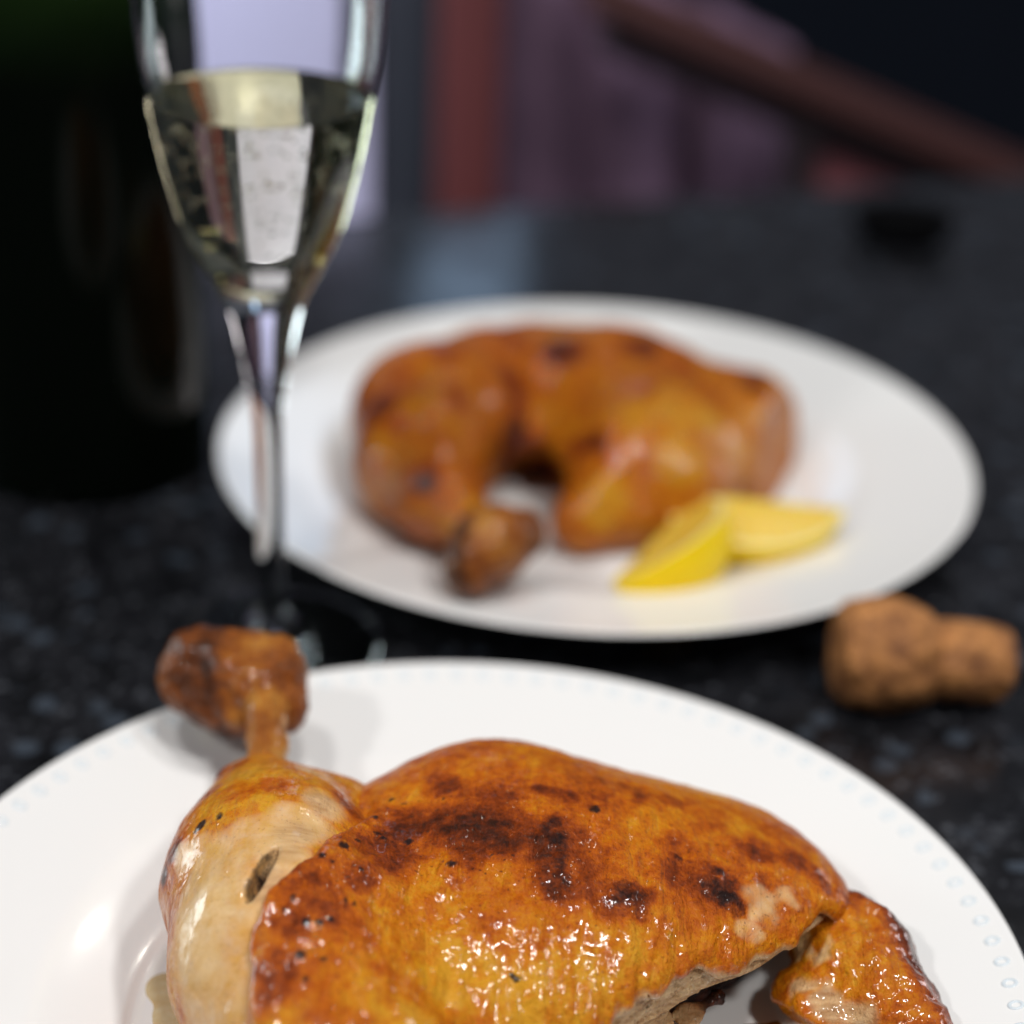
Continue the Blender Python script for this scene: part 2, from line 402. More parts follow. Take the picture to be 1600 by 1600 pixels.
# ------------------------------------------------------------------ front chicken leg quarter
def plate_floor(p): return .0064-p.z
fr = thing('chicken_leg', 'whole roast chicken leg in sharp focus on the front plate, skin dark and glistening', 'chicken leg', (.01, .375, .0064), 'roast chicken legs')
CUT_C, CUT_D = (.0455, .3535, .029), (-.53/.664, -.40/.664)        # line of the knife cut through the thigh
DR = [((-.0598, .4185, .0382), .0058), ((-.0585, .4100, .0372), .0105), ((-.0552, .3970, .0360), .0182), ((-.0515, .3810, .0345), .0258), ((-.0458, .3550, .0335), .0258), ((-.0310, .3200, .0305), .0225)]
def thigh_dome(p):
    d = ell(p, (.004, .383, .022), (.057, .056, .0355))
    d = smin(d, ell(p, (.042, .394, .018), (.045, .041, .0265), -.45, .16), .014)
    d = smin(d, ell(p, (-.002, .401, .022), (.030, .035, .0315)), .010)
    d = smin(d, ell(p, (-.030, .362, .028), (.030, .048, .022), .25), .012)
    d = smin(d, ell(p, (-.022, .338, .008), (.038, .036, .026)), .014)
    xs = np.interp(p.y, [.300, .316, .322, .331, .338, .345, .355, .3705, .3785, .392, .420], [-.043, -.0478, -.0498, -.0516, -.0512, -.0472, -.0415, -.0346, -.0324, -.027, -.008])
    sk = smax(chain(p, DR, .006)-.0026, xs-p.x+.0010*np.sin(p.y*230+1)+.0009*waves(p, 9, 620), .0022)
    d = smin(d, sk, .007)
    d = smin(d, ell(p, (.076, .4015, .015), (.013, .010, .010), -.8), .008)
    return d
def cut(p, off=0.):
    u = (p.x-CUT_C[0])*CUT_D[0]+(p.y-CUT_C[1])*CUT_D[1]
    s = plane(p, CUT_C, (.60, -.80, -.22))-off
    return s+.0018*np.sin(u*120+.5)+.0009*np.sin(u*310+p.z*200)+.0004*np.sin(u*800+1)
def thigh_fn(p):
    d = thigh_dome(p)+.0011*waves(p, 3, 130)
    dm = thigh_dome(p); ct = cut(p)
    d = smax(d, ct, .0025)
    lip = .0026+.0008*waves(p, 4, 200)
    d = smax(d, -np.maximum(np.maximum(dm+lip, -(ct+.030)), -(p.z-.0)), .0012)
    cav = ell(p, (.060, .352, .004), (.050, .034, .019), .64)
    d = smax(d, -cav, .003)
    return smax(d, plate_floor(p), .002)
def meat_fn(p):
    d = thigh_dome(p)+.0034
    u = (p.x-CUT_C[0])*CUT_D[0]+(p.y-CUT_C[1])*CUT_D[1]
    q = p.z+.0012*np.sin(u*75+.4)+.0006*np.sin(u*190)+.04*u
    left = sstep(-.003, .005, u)
    off = -.0010-.0016*sstep(.0285, .0275, q)+left*(.0034*sstep(.0232, .0222, q)-.0022*sstep(.0215, .0207, q)+.0042*sstep(.0200, .0190, q)-.034*sstep(.0172, .0160, q))-(1-left)*.013*sstep(.0285, .0240, q)
    st = .0004*np.sin(q*3600+2.2*np.sin(u*80))+.0003*np.sin(u*300+q*1400)+.0002*np.sin(q*7000+3*np.sin(u*60))
    pl = plane(p, CUT_C, (.60, -.80, -.10))+.0016*np.sin(u*120+.5)
    d = smax(d, pl-off+st, .0012)
    # a thin torn strip of meat hanging out of the cut
    fl = ell(p, (.0385, .3545, .0185), (.0150, .0034, .0013), .645, .12)+.0007*np.sin(u*650)+.0005*np.sin(u*260+1)
    d = smin(d, fl, .0015)
    return smax(d, plate_floor(p), .002)
def drum_fn(p):
    d = chain(p, DR, .006)+.0008*waves(p, 5, 160)
    d = smin(d, ell(p, (-.0652, .4175, .0372), (.0066, .0050, .0050)), .003)
    d = smin(d, ell(p, (-.041, .402, .032), (.016, .016, .016), .5), .008)
    # torn slit in the pale skin
    d = smax(d, -ell(p, (-.0512, .3520, .0615), (.0019, .0088, .0070), -.30), .0012)
    return smax(d, plate_floor(p), .002)
def bone_fn(p):
    return chain(p, [((-.0582, .4080, .0370), .0052), ((-.0606, .4320, .0396), .0043), ((-.0640, .4560, .0420), .0060)], .004)+.0007*waves(p, 8, 330)+.0004*np.sin(p.x*1500+2*np.sin(p.y*200))
def knob_fn(p):
    d = ell(p, (-.0670, .4595, .0405), (.0150, .0125, .0140), .3)
    d = smin(d, ell(p, (-.0818, .4640, .0405), (.0116, .0110, .0130), -.3), .009)
    d = smin(d, ell(p, (-.0572, .4530, .0370), (.0054, .0058, .0072), .3), .004)
    d = smin(d, ell(p, (-.0735, .4550, .0378), (.0078, .0056, .0078), .2), .006)
    # dried skin drawn flat over the joint
    for c, n in (((-.0700, .4600, .0515), (.10, -.25, 1)), ((-.0850, .4640, .0400), (-1, -.35, .1)), ((-.0620, .4520, .0440), (.75, -.75, .45)), ((-.0820, .4540, .0420), (-.35, -1, .35)), ((-.0535, .4560, .0420), (1, .1, .1))):
        off = {.10: 0, -1: .0095, .75: .0055, -.35: .0030, 1: .0020}[n[0]]
        d = smax(d, plane(p, c, n)-off, .003)
    return d+.0009*waves(p, 21, 260)+.0006*waves(p, 22, 800)
def back_fn(p):
    d = ell(p, (.0855, .3800, .0185), (.0135, .0235, .0145), .35)
    d = smin(d, ell(p, (.0955, .3600, .0145), (.0100, .0220, .0120), .30), .007)
    d = smin(d, ell(p, (.0872, .3950, .0190), (.0060, .0050, .0055)), .004)
    d = smin(d, ell(p, (.0755, .3690, .0150), (.0100, .0130, .0085), .3), .005)
    d = d+.0011*waves(p, 31, 260)+.0006*waves(p, 32, 700)
    d = smax(d, -ell(p, (.0670, .3520, .0060), (.0150, .0220, .0140), .3), .002)
    return smax(d, plate_floor(p), .002)
def shade(name):
    return dict(brown=0, char=0, pale=0, meat=0, oil=.6, speck=0)
BROWN = [(-0.0061, 0.3792, 0.0568, 0.0130, 0.7), (0.0172, 0.3651, 0.0541, 0.0120, 0.6), (-0.0255, 0.3649, 0.0558, 0.0100, 0.6), (0.0438, 0.3727, 0.0478, 0.0100, 0.6), (-0.0208, 0.3803, 0.0535, 0.0080, 0.8), (-0.0120, 0.3805, 0.0556, 0.0080, 0.9), (-0.0002, 0.3742, 0.0572, 0.0090, 0.9), (0.0114, 0.3727, 0.0570, 0.0090, 0.9), (-0.0230, 0.3697, 0.0541, 0.0070, 0.7), (-0.0302, 0.3526, 0.0598, 0.0060, 0.7), (0.0144, 0.3609, 0.0537, 0.0070, 0.8), (0.0258, 0.3604, 0.0511, 0.0070, 0.8), (0.0316, 0.3602, 0.0497, 0.0060, 0.9), (0.0412, 0.3814, 0.0502, 0.0060, 0.6), (0.0497, 0.3708, 0.0460, 0.0070, 0.9), (-0.0141, 0.3943, 0.0556, 0.0060, 0.5), (0.0099, 0.3902, 0.0578, 0.0040, 0.6), (0.0159, 0.3888, 0.0572, 0.0040, 0.6), (0.0329, 0.3986, 0.0520, 0.0040, 0.6), (0.0407, 0.3982, 0.0499, 0.0040, 0.6), (0.0599, 0.3870, 0.0450, 0.0060, 0.7), (0.0693, 0.3878, 0.0421, 0.0060, 0.8), (0.0753, 0.3855, 0.0395, 0.0050, 0.8), (-0.0441, 0.3354, 0.0590, 0.0060, 0.5), (-0.0449, 0.3253, 0.0556, 0.0060, 0.5), (-0.0477, 0.3207, 0.0527, 0.0050, 0.5), (-0.0057, 0.3688, 0.0556, 0.0070, 0.6), (-0.0345, 0.3400, 0.0591, 0.0060, 0.5)]
GOLD = [(-0.0068, 0.3996, 0.0569, 0.0080, 0.7), (-0.0179, 0.3572, 0.0533, 0.0080, 0.7), (-0.0120, 0.3516, 0.0510, 0.0090, 0.6), (-0.0072, 0.3387, 0.0461, 0.0110, 1), (0.0080, 0.3359, 0.0422, 0.0120, 1), (0.0175, 0.3402, 0.0426, 0.0100, 1), (0.0315, 0.3480, 0.0437, 0.0090, 0.8), (-0.0195, 0.3183, 0.0527, 0.0100, 1), (0.0505, 0.4188, 0.0395, 0.0060, 0.6), (0.0579, 0.3980, 0.0443, 0.0050, 0.6), (-0.0276, 0.3224, 0.0555, 0.0090, 0.8), (0.0539, 0.3660, 0.0426, 0.0050, 0.8), (0.0062, 0.3477, 0.0498, 0.0070, 0.5), (0.0625, 0.3814, 0.0439, 0.0040, 0.6)]
CHAR = [(0.0114, 0.3752, 0.0575, 0.0045, 1), (0.0092, 0.3776, 0.0578, 0.0030, 0.9), (0.0131, 0.3726, 0.0568, 0.0035, 1), (0.0219, 0.3850, 0.0566, 0.0024, 1), (0.0151, 0.3665, 0.0553, 0.0030, 0.8), (0.0144, 0.3622, 0.0541, 0.0032, 0.7), (0.0280, 0.3614, 0.0513, 0.0050, 0.8), (0.0316, 0.3598, 0.0497, 0.0040, 0.8), (0.0497, 0.3716, 0.0467, 0.0050, 0.9), (0.0525, 0.3690, 0.0453, 0.0045, 0.9), (0.0487, 0.3755, 0.0477, 0.0030, 0.8), (-0.0105, 0.3639, 0.0556, 0.0018, 1), (-0.0017, 0.3670, 0.0562, 0.0012, 1), (-0.0256, 0.3910, 0.0529, 0.0015, 1), (-0.0204, 0.3735, 0.0546, 0.0016, 1), (-0.0262, 0.3734, 0.0551, 0.0016, 1), (-0.0297, 0.3551, 0.0601, 0.0014, 1), (-0.0315, 0.3678, 0.0583, 0.0020, 1), (-0.0342, 0.3616, 0.0611, 0.0022, 1), (-0.0384, 0.3551, 0.0635, 0.0015, 1), (-0.0359, 0.3543, 0.0621, 0.0012, 1), (-0.0277, 0.3749, 0.0550, 0.0016, 1), (-0.0398, 0.3365, 0.0600, 0.0018, 1), (-0.0369, 0.3368, 0.0599, 0.0018, 1), (-0.0344, 0.3385, 0.0592, 0.0015, 1), (-0.0400, 0.3287, 0.0580, 0.0022, 1), (-0.0354, 0.3281, 0.0575, 0.0013, 1), (-0.0384, 0.3229, 0.0562, 0.0015, 1), (-0.0322, 0.3445, 0.0599, 0.0016, 1), (-0.0302, 0.3448, 0.0586, 0.0013, 1), (0.0048, 0.3394, 0.0444, 0.0016, 1), (0.0037, 0.3396, 0.0452, 0.0012, 1), (0.0410, 0.3767, 0.0497, 0.0022, 0.6), (0.0434, 0.3799, 0.0496, 0.0016, 0.6), (-0.0138, 0.3882, 0.0559, 0.0010, 1), (-0.0290, 0.3822, 0.0545, 0.0014, 1), (-0.0228, 0.3888, 0.0537, 0.0012, 1), (-0.0428, 0.3423, 0.0620, 0.0014, 0.9), (-0.0445, 0.3396, 0.0607, 0.0012, 0.9)]
PALE = [(0.0602, 0.3712, 0.0421, 0.0060, 0.9), (0.0665, 0.3749, 0.0414, 0.0050, 0.8), (0.0569, 0.3646, 0.0403, 0.0040, 0.7), (-0.0069, 0.3314, 0.0436, 0.0040, 0.4)]
DPALE = [(-0.0617, 0.3595, 0.0564, 0.0140, 0.9), (-0.0621, 0.3474, 0.0537, 0.0160, 1), (-0.0634, 0.3412, 0.0483, 0.0150, 1), (-0.0592, 0.3303, 0.0438, 0.0160, 0.9), (-0.0535, 0.3398, 0.0551, 0.0130, 0.9), (-0.0472, 0.3686, 0.0608, 0.0110, 0.8), (-0.0538, 0.3642, 0.0602, 0.0120, 0.85), (-0.0414, 0.3817, 0.0596, 0.0080, 0.6), (-0.0548, 0.3341, 0.0511, 0.0130, 0.85), (-0.0690, 0.3693, 0.0523, 0.0070, 0.6), (-0.0471, 0.3559, 0.0616, 0.0090, 0.8), (-0.0552, 0.3750, 0.0611, 0.0070, 0.4)]
DBROWN = [(-0.0763, 0.3722, 0.0426, 0.0035, 0.9), (-0.0744, 0.3745, 0.0481, 0.0040, 0.7), (-0.0606, 0.3831, 0.0596, 0.0060, 0.6), (-0.0521, 0.3852, 0.0608, 0.0050, 0.7), (-0.0681, 0.3923, 0.0528, 0.0050, 0.7), (-0.0344, 0.3852, 0.0544, 0.0060, 0.7), (-0.0641, 0.4081, 0.0494, 0.0040, 0.9), (-0.0700, 0.4177, 0.0406, 0.0040, 0.8), (-0.0568, 0.3276, 0.0446, 0.0050, 0.4), (-0.0503, 0.3363, 0.0546, 0.0040, 0.35)]
DCHAR = [(-0.0681, 0.3753, 0.0554, 0.0018, 1), (-0.0639, 0.3748, 0.0582, 0.0014, 1), (-0.0691, 0.3746, 0.0544, 0.0012, 0.8)]
DMEAT = [(-0.0412, 0.3797, 0.0598, 0.0050, 0.9), (-0.0455, 0.3664, 0.0608, 0.0060, 0.8), (-0.0467, 0.3581, 0.0617, 0.0050, 0.9), (-0.0483, 0.3487, 0.0602, 0.0040, 0.9), (-0.0498, 0.3458, 0.0590, 0.0030, 0.9)]
BPALE = [(0.0720, 0.3807, 0.0223, 0.0050, 0.9), (0.0760, 0.3735, 0.0265, 0.0040, 0.8)]
BMEAT = [(0.0760, 0.3632, 0.0220, 0.0040, 0.9), (0.0706, 0.3674, 0.0219, 0.0040, 0.9), (0.0827, 0.3583, 0.0210, 0.0050, 0.9), (0.0771, 0.3598, 0.0212, 0.0040, 0.9)]
BKB = [(-0.0017, 0.6493, 0.0471, 0.0090, 0.5), (0.0435, 0.6717, 0.0529, 0.0090, 0.7), (-0.0525, 0.6160, 0.0409, 0.0080, 0.5), (-0.0186, 0.6219, 0.0537, 0.0070, 0.5), (0.0271, 0.6193, 0.0403, 0.0050, 0.8), (0.0160, 0.6679, 0.0534, 0.0100, 0.8), (-0.0240, 0.6435, 0.0607, 0.0080, 0.5), (0.0852, 0.6670, 0.0429, 0.0070, 0.9), (-0.0461, 0.6165, 0.0503, 0.0100, 0.7), (-0.0390, 0.6066, 0.0505, 0.0060, 0.6), (-0.0009, 0.6393, 0.0297, 0.0120, 0.9), (0.0087, 0.6572, 0.0089, 0.0100, 1), (0.0209, 0.6234, 0.0357, 0.0060, 0.6), (-0.0292, 0.5847, 0.0429, 0.0080, 0.6)]  # roast browning, plus shade of the notch painted brown
BKC = [(-0.0005, 0.6538, 0.0101, 0.0130, 0.8), (0.0108, 0.6554, 0.0137, 0.0090, 0.8), (-0.0052, 0.6309, 0.0310, 0.0080, 0.5), (-0.0280, 0.5818, 0.0409, 0.0050, 1), (-0.0005, 0.6541, 0.0087, 0.0090, 1), (-0.0074, 0.6242, 0.0341, 0.0060, 0.6), (-0.0434, 0.6087, 0.0493, 0.0030, 0.5), (0.0111, 0.6569, 0.0078, 0.0070, 0.7)]  # charred spots, plus the deep shadow in the notch painted dark
BKG = [(0.0276, 0.5989, 0.0241, 0.0080, 0.8), (0.0552, 0.6295, 0.0486, 0.0120, 0.8), (-0.0104, 0.6370, 0.0521, 0.0080, 0.5), (-0.0425, 0.5973, 0.0408, 0.0070, 0.6), (0.0546, 0.6081, 0.0396, 0.0100, 1), (0.0419, 0.6228, 0.0488, 0.0100, 0.8), (0.0317, 0.6011, 0.0279, 0.0100, 1), (0.0643, 0.6315, 0.0457, 0.0090, 0.8), (0.0536, 0.6440, 0.0517, 0.0080, 0.5), (-0.0233, 0.6292, 0.0574, 0.0080, 0.5)]
BKP = [(0.0763, 0.6329, 0.0334, 0.0080, 1), (0.0839, 0.6486, 0.0387, 0.0060, 0.8)]
def paint_thigh(pos, nrm):
    n = len(pos); p = P3(pos[:, 0], pos[:, 1], pos[:, 2])
    wz = np.stack([waves(p, 41, 260), waves(p, 42, 260), waves(p, 43, 260)], 1)*.0016
    low = waves(p, 44, 70)
    br = .37+.18*low+.12*waves(p, 46, 200)
    wb = np.stack([waves(p, 241, 620), waves(p, 242, 620), waves(p, 243, 620)], 1)*.0022
    br = br+blobs(pos, BROWN, wz+wb)*.44-blobs(pos, GOLD, wz+wb)*.24
    ch = np.maximum(blobs(pos, [c for c in CHAR if c[3] > .0026], wz*.8+wb*.8)*(.78+.35*waves(p, 49, 900)), blobs(pos, [(c[0], c[1], c[2], c[3]*.74, c[4]) for c in CHAR if c[3] <= .0026], wb*.15)*1.1)
    wf = np.stack([waves(p, 141, 800), waves(p, 142, 800), waves(p, 143, 800)], 1)*.0022
    pale = blobs(pos, PALE, wf)*(.62+.35*waves(p, 47, 900))
    meat = np.maximum(sstep(.0012, .0002, -cut(p)), sstep(-.0016, -.0030, thigh_dome(p)))*sstep(-.0009, -.0016, thigh_dome(p))
    return dict(brown=np.clip(br, 0, 1), char=ch, pale=pale, meat=meat, oil=np.clip(.20+.42*sstep(.392, .352, pos[:, 1]+.25*pos[:, 0])+.15*waves(p, 48, 120), 0, 1), speck=np.clip(.5+.6*waves(p, 45, 90), 0, 1))
def disp_thigh(pos, nrm):
    p = P3(pos[:, 0], pos[:, 1], pos[:, 2])
    f1 = fbm(pos, 150, 3); f2 = fbm(pos, 62, 3, 7, (4.2, 1, 1))
    lowm = sstep(.405, .37, pos[:, 1])
    keep = sstep(-.0024, -.0010, thigh_dome(p))
    return (.00035*f1+.0009*f2*lowm+.00055*blobs(pos, CHAR)*(.7+1.2*fbm(pos, 600, 2, 3)))*keep
FT = solid('thigh', thigh_fn, (-.066, .300, .004), (.098, .452, .064), .0009, M_skin, fr, disp_thigh, paint_thigh)
def paint_meat(pos, nrm):
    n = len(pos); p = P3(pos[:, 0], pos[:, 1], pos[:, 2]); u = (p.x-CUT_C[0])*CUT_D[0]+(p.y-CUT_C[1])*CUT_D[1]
    dk = sstep(.001, -.010, u+.004*waves(p, 77, 300))*sstep(.028, .024, p.z)  # shade inside the cavity, painted dark onto the recessed meat
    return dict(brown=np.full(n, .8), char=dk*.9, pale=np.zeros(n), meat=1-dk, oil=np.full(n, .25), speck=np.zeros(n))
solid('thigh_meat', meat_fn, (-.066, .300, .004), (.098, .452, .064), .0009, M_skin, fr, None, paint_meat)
def paint_drum(pos, nrm):
    p = P3(pos[:, 0], pos[:, 1], pos[:, 2]); n = len(pos)
    wz = np.stack([waves(p, 51, 240), waves(p, 52, 240), waves(p, 53, 240)], 1)*.0016
    wf = np.stack([waves(p, 151, 600), waves(p, 152, 600), waves(p, 153, 600)], 1)*.002
    pale = blobs(pos, DPALE, wz+wf)+.22*waves(p, 55, 130)+.10*waves(p, 56, 420)-.12
    br = .20+.13*waves(p, 54, 110)+.45*blobs(pos, DBROWN, wz)+.25*sstep(-.066, -.076, p.x)
    return dict(brown=np.clip(br, 0, 1), char=np.maximum(blobs(pos, DCHAR, wz*.5), .75*sstep(.0012, -.0004, ell(p, (-.0512, .3520, .0605), (.0018, .0080, .0066), -.30))), pale=np.clip(pale, 0, 1), meat=blobs(pos, DMEAT, wz*.5)*.8, oil=np.full(n, .6), speck=np.full(n, .3))
solid('drumstick', drum_fn, (-.086, .288, .004), (-.008, .442, .066), .0009, M_skin, fr, lambda a, b: .0002*fbm(a, 140, 2), paint_drum)
def warp3(p): return np.stack([waves(p, 161, 800), waves(p, 162, 800), waves(p, 163, 800)], 1)*.0022
def paint_const(**kw):
    def f(pos, nrm):
        p = P3(pos[:, 0], pos[:, 1], pos[:, 2]); n = len(pos)
        d = {k: np.full(n, v) for k, v in dict(brown=.5, char=0, pale=0, meat=0, oil=.5, speck=.2).items()}
        for k, v in kw.items(): d[k] = np.clip(v(p, pos) if callable(v) else np.full(n, v), 0, 1)
        return d
    return f
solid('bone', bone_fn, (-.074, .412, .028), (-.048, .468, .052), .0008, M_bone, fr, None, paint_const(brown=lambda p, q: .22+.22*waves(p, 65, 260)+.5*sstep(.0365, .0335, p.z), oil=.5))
solid('bone_end', knob_fn, (-.102, .440, .022), (-.040, .482, .062), .0008, M_bone, fr, lambda a, b: .0005*fbm(a, 260, 3),
      paint_const(brown=lambda p, q: .42+.26*waves(p, 61, 190)+.2*sstep(-.074, -.086, p.x)+.3*sstep(.036, .028, p.z)+.25*sstep(.004, .0005, np.abs(p.x+.0765+.2*(p.z-.04))), oil=.35, speck=.5))
solid('back_piece', back_fn, (.056, .335, .004), (.120, .416, .042), .0007, M_skin, fr, lambda a, b: .0007*fbm(a, 190, 3),
      paint_const(brown=lambda p, q: .34+.15*waves(p, 63, 150)+.55*sstep(.090, .101, p.x+.45*(p.y-.37)+.003*waves(p, 66, 300)), pale=lambda p, q: blobs(q, BPALE, warp3(p)), meat=lambda p, q: blobs(q, BMEAT, warp3(p)), oil=.9, speck=.2))

# singed feather stubs on the skin and a crumb of crust beside the leg
bm = bmesh.new()
for (x, y, z), (dx, dy, dz), L in (((-.0176, .4090, .0475), (.02, .05, 1), .0060), ((-.0166, .4085, .0480), (.35, .1, .9), .0035)):
    d_ = Vector((dx, dy, dz)).normalized()
    bmesh.ops.create_cone(bm, segments=6, radius1=.00012, radius2=.00004, depth=L, cap_ends=True, matrix=Matrix.Translation(Vector((x, y, z))+d_*L*.4) @ d_.to_track_quat('Z', 'Y').to_matrix().to_4x4())
me = bpy.data.meshes.new('feather_stub'); bm.to_mesh(me); bm.free(); me.transform(Matrix.Translation(-fr.location))
link('feather_stub', me, plain('singed_brown', (.06, .03, .015), .7), fr)
# juices on the front plate
g = N('pan_juice'); nz_ = g.noise(g.coord(), 120, 4)
g.base(g.ramp(nz_, [(.3, (.55, .26, .02)), (.65, (.26, .09, .008))])); g.set(Roughness=.06, Coat_Weight=.5, Alpha=.85); M_juice = g.m
g = N('pale_juice'); nz_ = g.noise(g.coord(), 200, 4)
g.base(g.ramp(nz_, [(.35, (.74, .60, .30)), (.65, (.62, .40, .10))])); g.set(Roughness=.08, Coat_Weight=.4, Alpha=.55); M_juice2 = g.m
def puddle(name, pts, seed, mat, label, h=.0009):
    def fn(p):
        d = None
        for x, y, rx, ry in pts:
            e = np.sqrt(((p.x-x)/rx)**2+((p.y-y)/ry)**2)-1
            e = e*min(rx, ry)+.0012*waves(P3(p.x, p.y, 0*p.z), seed, 420)
            d = e if d is None else smin(d, e, .003)
        return smax(d+np.maximum(p.z-.0060, 0)*2.2, p.z-.0060-h, .0012)
    xs = [q[0] for q in pts]; ys = [q[1] for q in pts]; m = max(max(q[2:]) for q in pts)+.003
    pos, F = nets(fn, (min(xs)-m, min(ys)-m, .0050), (max(xs)+m, max(ys)+m, .0085), .0005)
    me = np_mesh(name, pos, F); o = link(name, me, mat); return tag(o, label, 'sauce', 'meat juices on the front plate')
puddle('meat_juice', [(.064, .366, .0075, .0050), (.070, .371, .0060, .0045), (.073, .3625, .008, .006), (.058, .3600, .008, .004)], 71, M_juice, 'dark amber meat juice pooled under the cut edge of the chicken')
puddle('meat_juice', [(-.0775, .377, .0055, .006), (-.0745, .366, .0060, .009), (-.0775, .355, .004, .005)], 72, M_juice2, 'pale watery juice at the left foot of the drumstick')

# ------------------------------------------------------------------ chicken leg on the back plate
bk = thing('chicken_leg', 'blurred roast chicken leg on the back plate beside the lemon wedges', 'chicken leg', (.02, .65, .0064), 'roast chicken legs')
BD = [((-.0130, .5760, .0300), .0085), ((-.0240, .5930, .0300), .0140), ((-.0310, .6160, .0320), .0215), ((-.0300, .6460, .0330), .0265), ((-.0100, .6740, .0310), .0260)]
def bdrum(p):
    d = chain(p, BD, .008)+.0012*waves(p, 81, 140)
    return smax(d, plate_floor(p), .002)
def bbody(p):
    d = ell(p, (.022, .684, .024), (.058, .036, .0315))
    d = smin(d, ell(p, (.008, .648, .012), (.022, .020, .016)), .010)
    d = smin(d, ell(p, (.095, .680, .022), (.010, .012, .012)), .010)
    d = smin(d, ell(p, (.046, .645, .022), (.034, .042, .030)), .014)
    d = smin(d, ell(p, (.082, .672, .019), (.026, .036, .025), .2), .010)
    d = smin(d, cap(p, (.048, .622, .024), (.024, .606, .017), .020, .011), .010)
    d = smax(d, -ell(p, (.009, .632, .005), (.019, .025, .024)), .004)
    d = smax(d+.0015*waves(p, 82, 130)+.0008*waves(p, 87, 330), plane(p, (.0965, .665, .02), (.93, -.36, .22))+.0012*waves(p, 88, 300), .003)
    return smax(d, plate_floor(p), .002)
def bknob(p):
    d = ell(p, (-.0060, .5560, .0330), (.0125, .0125, .0135))
    d = smin(d, ell(p, (-.0115, .5490, .0300), (.0095, .0095, .0110)), .004)
    d = smin(d, ell(p, (.0035, .5660, .0330), (.0080, .0080, .0085)), .004)
    return d+.0014*waves(p, 83, 300)
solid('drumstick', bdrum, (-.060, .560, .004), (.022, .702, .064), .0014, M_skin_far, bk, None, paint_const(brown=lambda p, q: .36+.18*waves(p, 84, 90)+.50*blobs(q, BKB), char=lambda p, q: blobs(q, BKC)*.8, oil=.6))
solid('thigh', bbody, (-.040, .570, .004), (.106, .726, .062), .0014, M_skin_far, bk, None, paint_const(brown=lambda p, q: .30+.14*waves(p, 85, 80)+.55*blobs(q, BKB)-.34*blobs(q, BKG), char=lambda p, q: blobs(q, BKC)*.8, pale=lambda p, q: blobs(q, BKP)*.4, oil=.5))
solid('bone_end', bknob, (-.030, .532, .010), (.018, .580, .054), .0011, M_bone, bk, None, paint_const(brown=lambda p, q: .52+.3*waves(p, 86, 200), char=lambda p, q: .7*sstep(-.008, -.016, p.x), oil=.3))

# ------------------------------------------------------------------ lemon wedges
g = N('lemon_rind'); co = g.coord(); f = g.noise(co, 60, 3)
g.base(g.mix(f, (.86, .57, .003), (.88, .64, .008))); g.set(Roughness=.38, Specular_IOR_Level=.2, Subsurface_Weight=.2, Subsurface_Scale=.004)
vd = g.n('ShaderNodeTexVoronoi', i_Scale=700.0); g.l(co, vd.inputs['Vector']); g.nrm(g.bump(vd.outputs['Distance'], .0004, .5)); M_rind = g.m
g = N('lemon_flesh'); f = g.noise(g.coord(), 220, 4)
g.base(g.mix(f, (.68, .44, .035), (.80, .58, .10))); g.set(Roughness=.22, Subsurface_Weight=.35, Subsurface_Scale=.006, Coat_Weight=.3); g.nrm(g.bump(f, .0006, .5)); M_flesh = g.m
g = N('lemon_pith'); f = g.noise(g.coord(), 150, 3); g.base(g.mix(f, (.80, .66, .22), (.84, .72, .32))); g.set(Roughness=.6); M_pith = g.m
def lemon_wedge(label, loc, axis, out, half=34, L=.032, R=.0245):
    """wedge with its core edge along `axis`, the rind's middle facing `out`"""
    t = thing('lemon_wedge', label, 'lemon wedge', loc, 'lemon wedges on the back plate')
    ax = Vector(axis).normalized(); o_ = Vector(out); o_ = (o_-o_.dot(ax)*ax).normalized(); sd = ax.cross(o_)
    nX, nA = 28, 14
    xs = [-L*math.cos(math.pi*i/nX) for i in range(nX+1)]
    def Rr(x):
        q = abs(x)/L; return R*max(0, 1-q**2.2)**.62
    def pt(x, r, a): return ax*x+o_*(r*math.cos(a)-R*.42)+sd*(r*math.sin(a))
    h = math.radians(half)
    v = [pt(x, Rr(x), -h+2*h*j/nA) for x in xs for j in range(nA+1)]
    f = [[i*(nA+1)+j, i*(nA+1)+j+1, (i+1)*(nA+1)+j+1, (i+1)*(nA+1)+j] for i in range(nX) for j in range(nA)]
    link('rind', mesh('rind', v, f), M_rind, t)
    for sgn in (-1, 1):
        v = []; nR = 6
        for x in xs:
            for j in range(nR+1):
                r = Rr(x)*.88*j/nR; v.append(pt(x*.95, r, sgn*h)+sd*(-sgn*.0004*math.sin(math.pi*j/nR)))
        f = [[i*(nR+1)+j, i*(nR+1)+j+1, (i+1)*(nR+1)+j+1, (i+1)*(nR+1)+j] for i in range(nX) for j in range(nR)]
        link('flesh', mesh('flesh', v, f), M_flesh, t)
        v = [];
        for x in xs: v += [pt(x*.95, Rr(x)*.88, sgn*h), pt(x, Rr(x), sgn*h)]
        f = [[i*2, i*2+1, i*2+3, i*2+2] for i in range(nX)]
        link('pith', mesh('pith', v, f), M_pith, t)
    return t
lemon_wedge('bright yellow lemon wedge at the front, its rind facing the camera', (.0560, .5830, .0190), (.50, .85, .10), (.66, -.70, -.16), 38, .029, .025)
lemon_wedge('pale lemon wedge lying flat behind the other one, cut face up', (.0790, .6050, .0170), (.97, -.12, -.02), (-.05, -.62, -.75), 36, .032, .024)

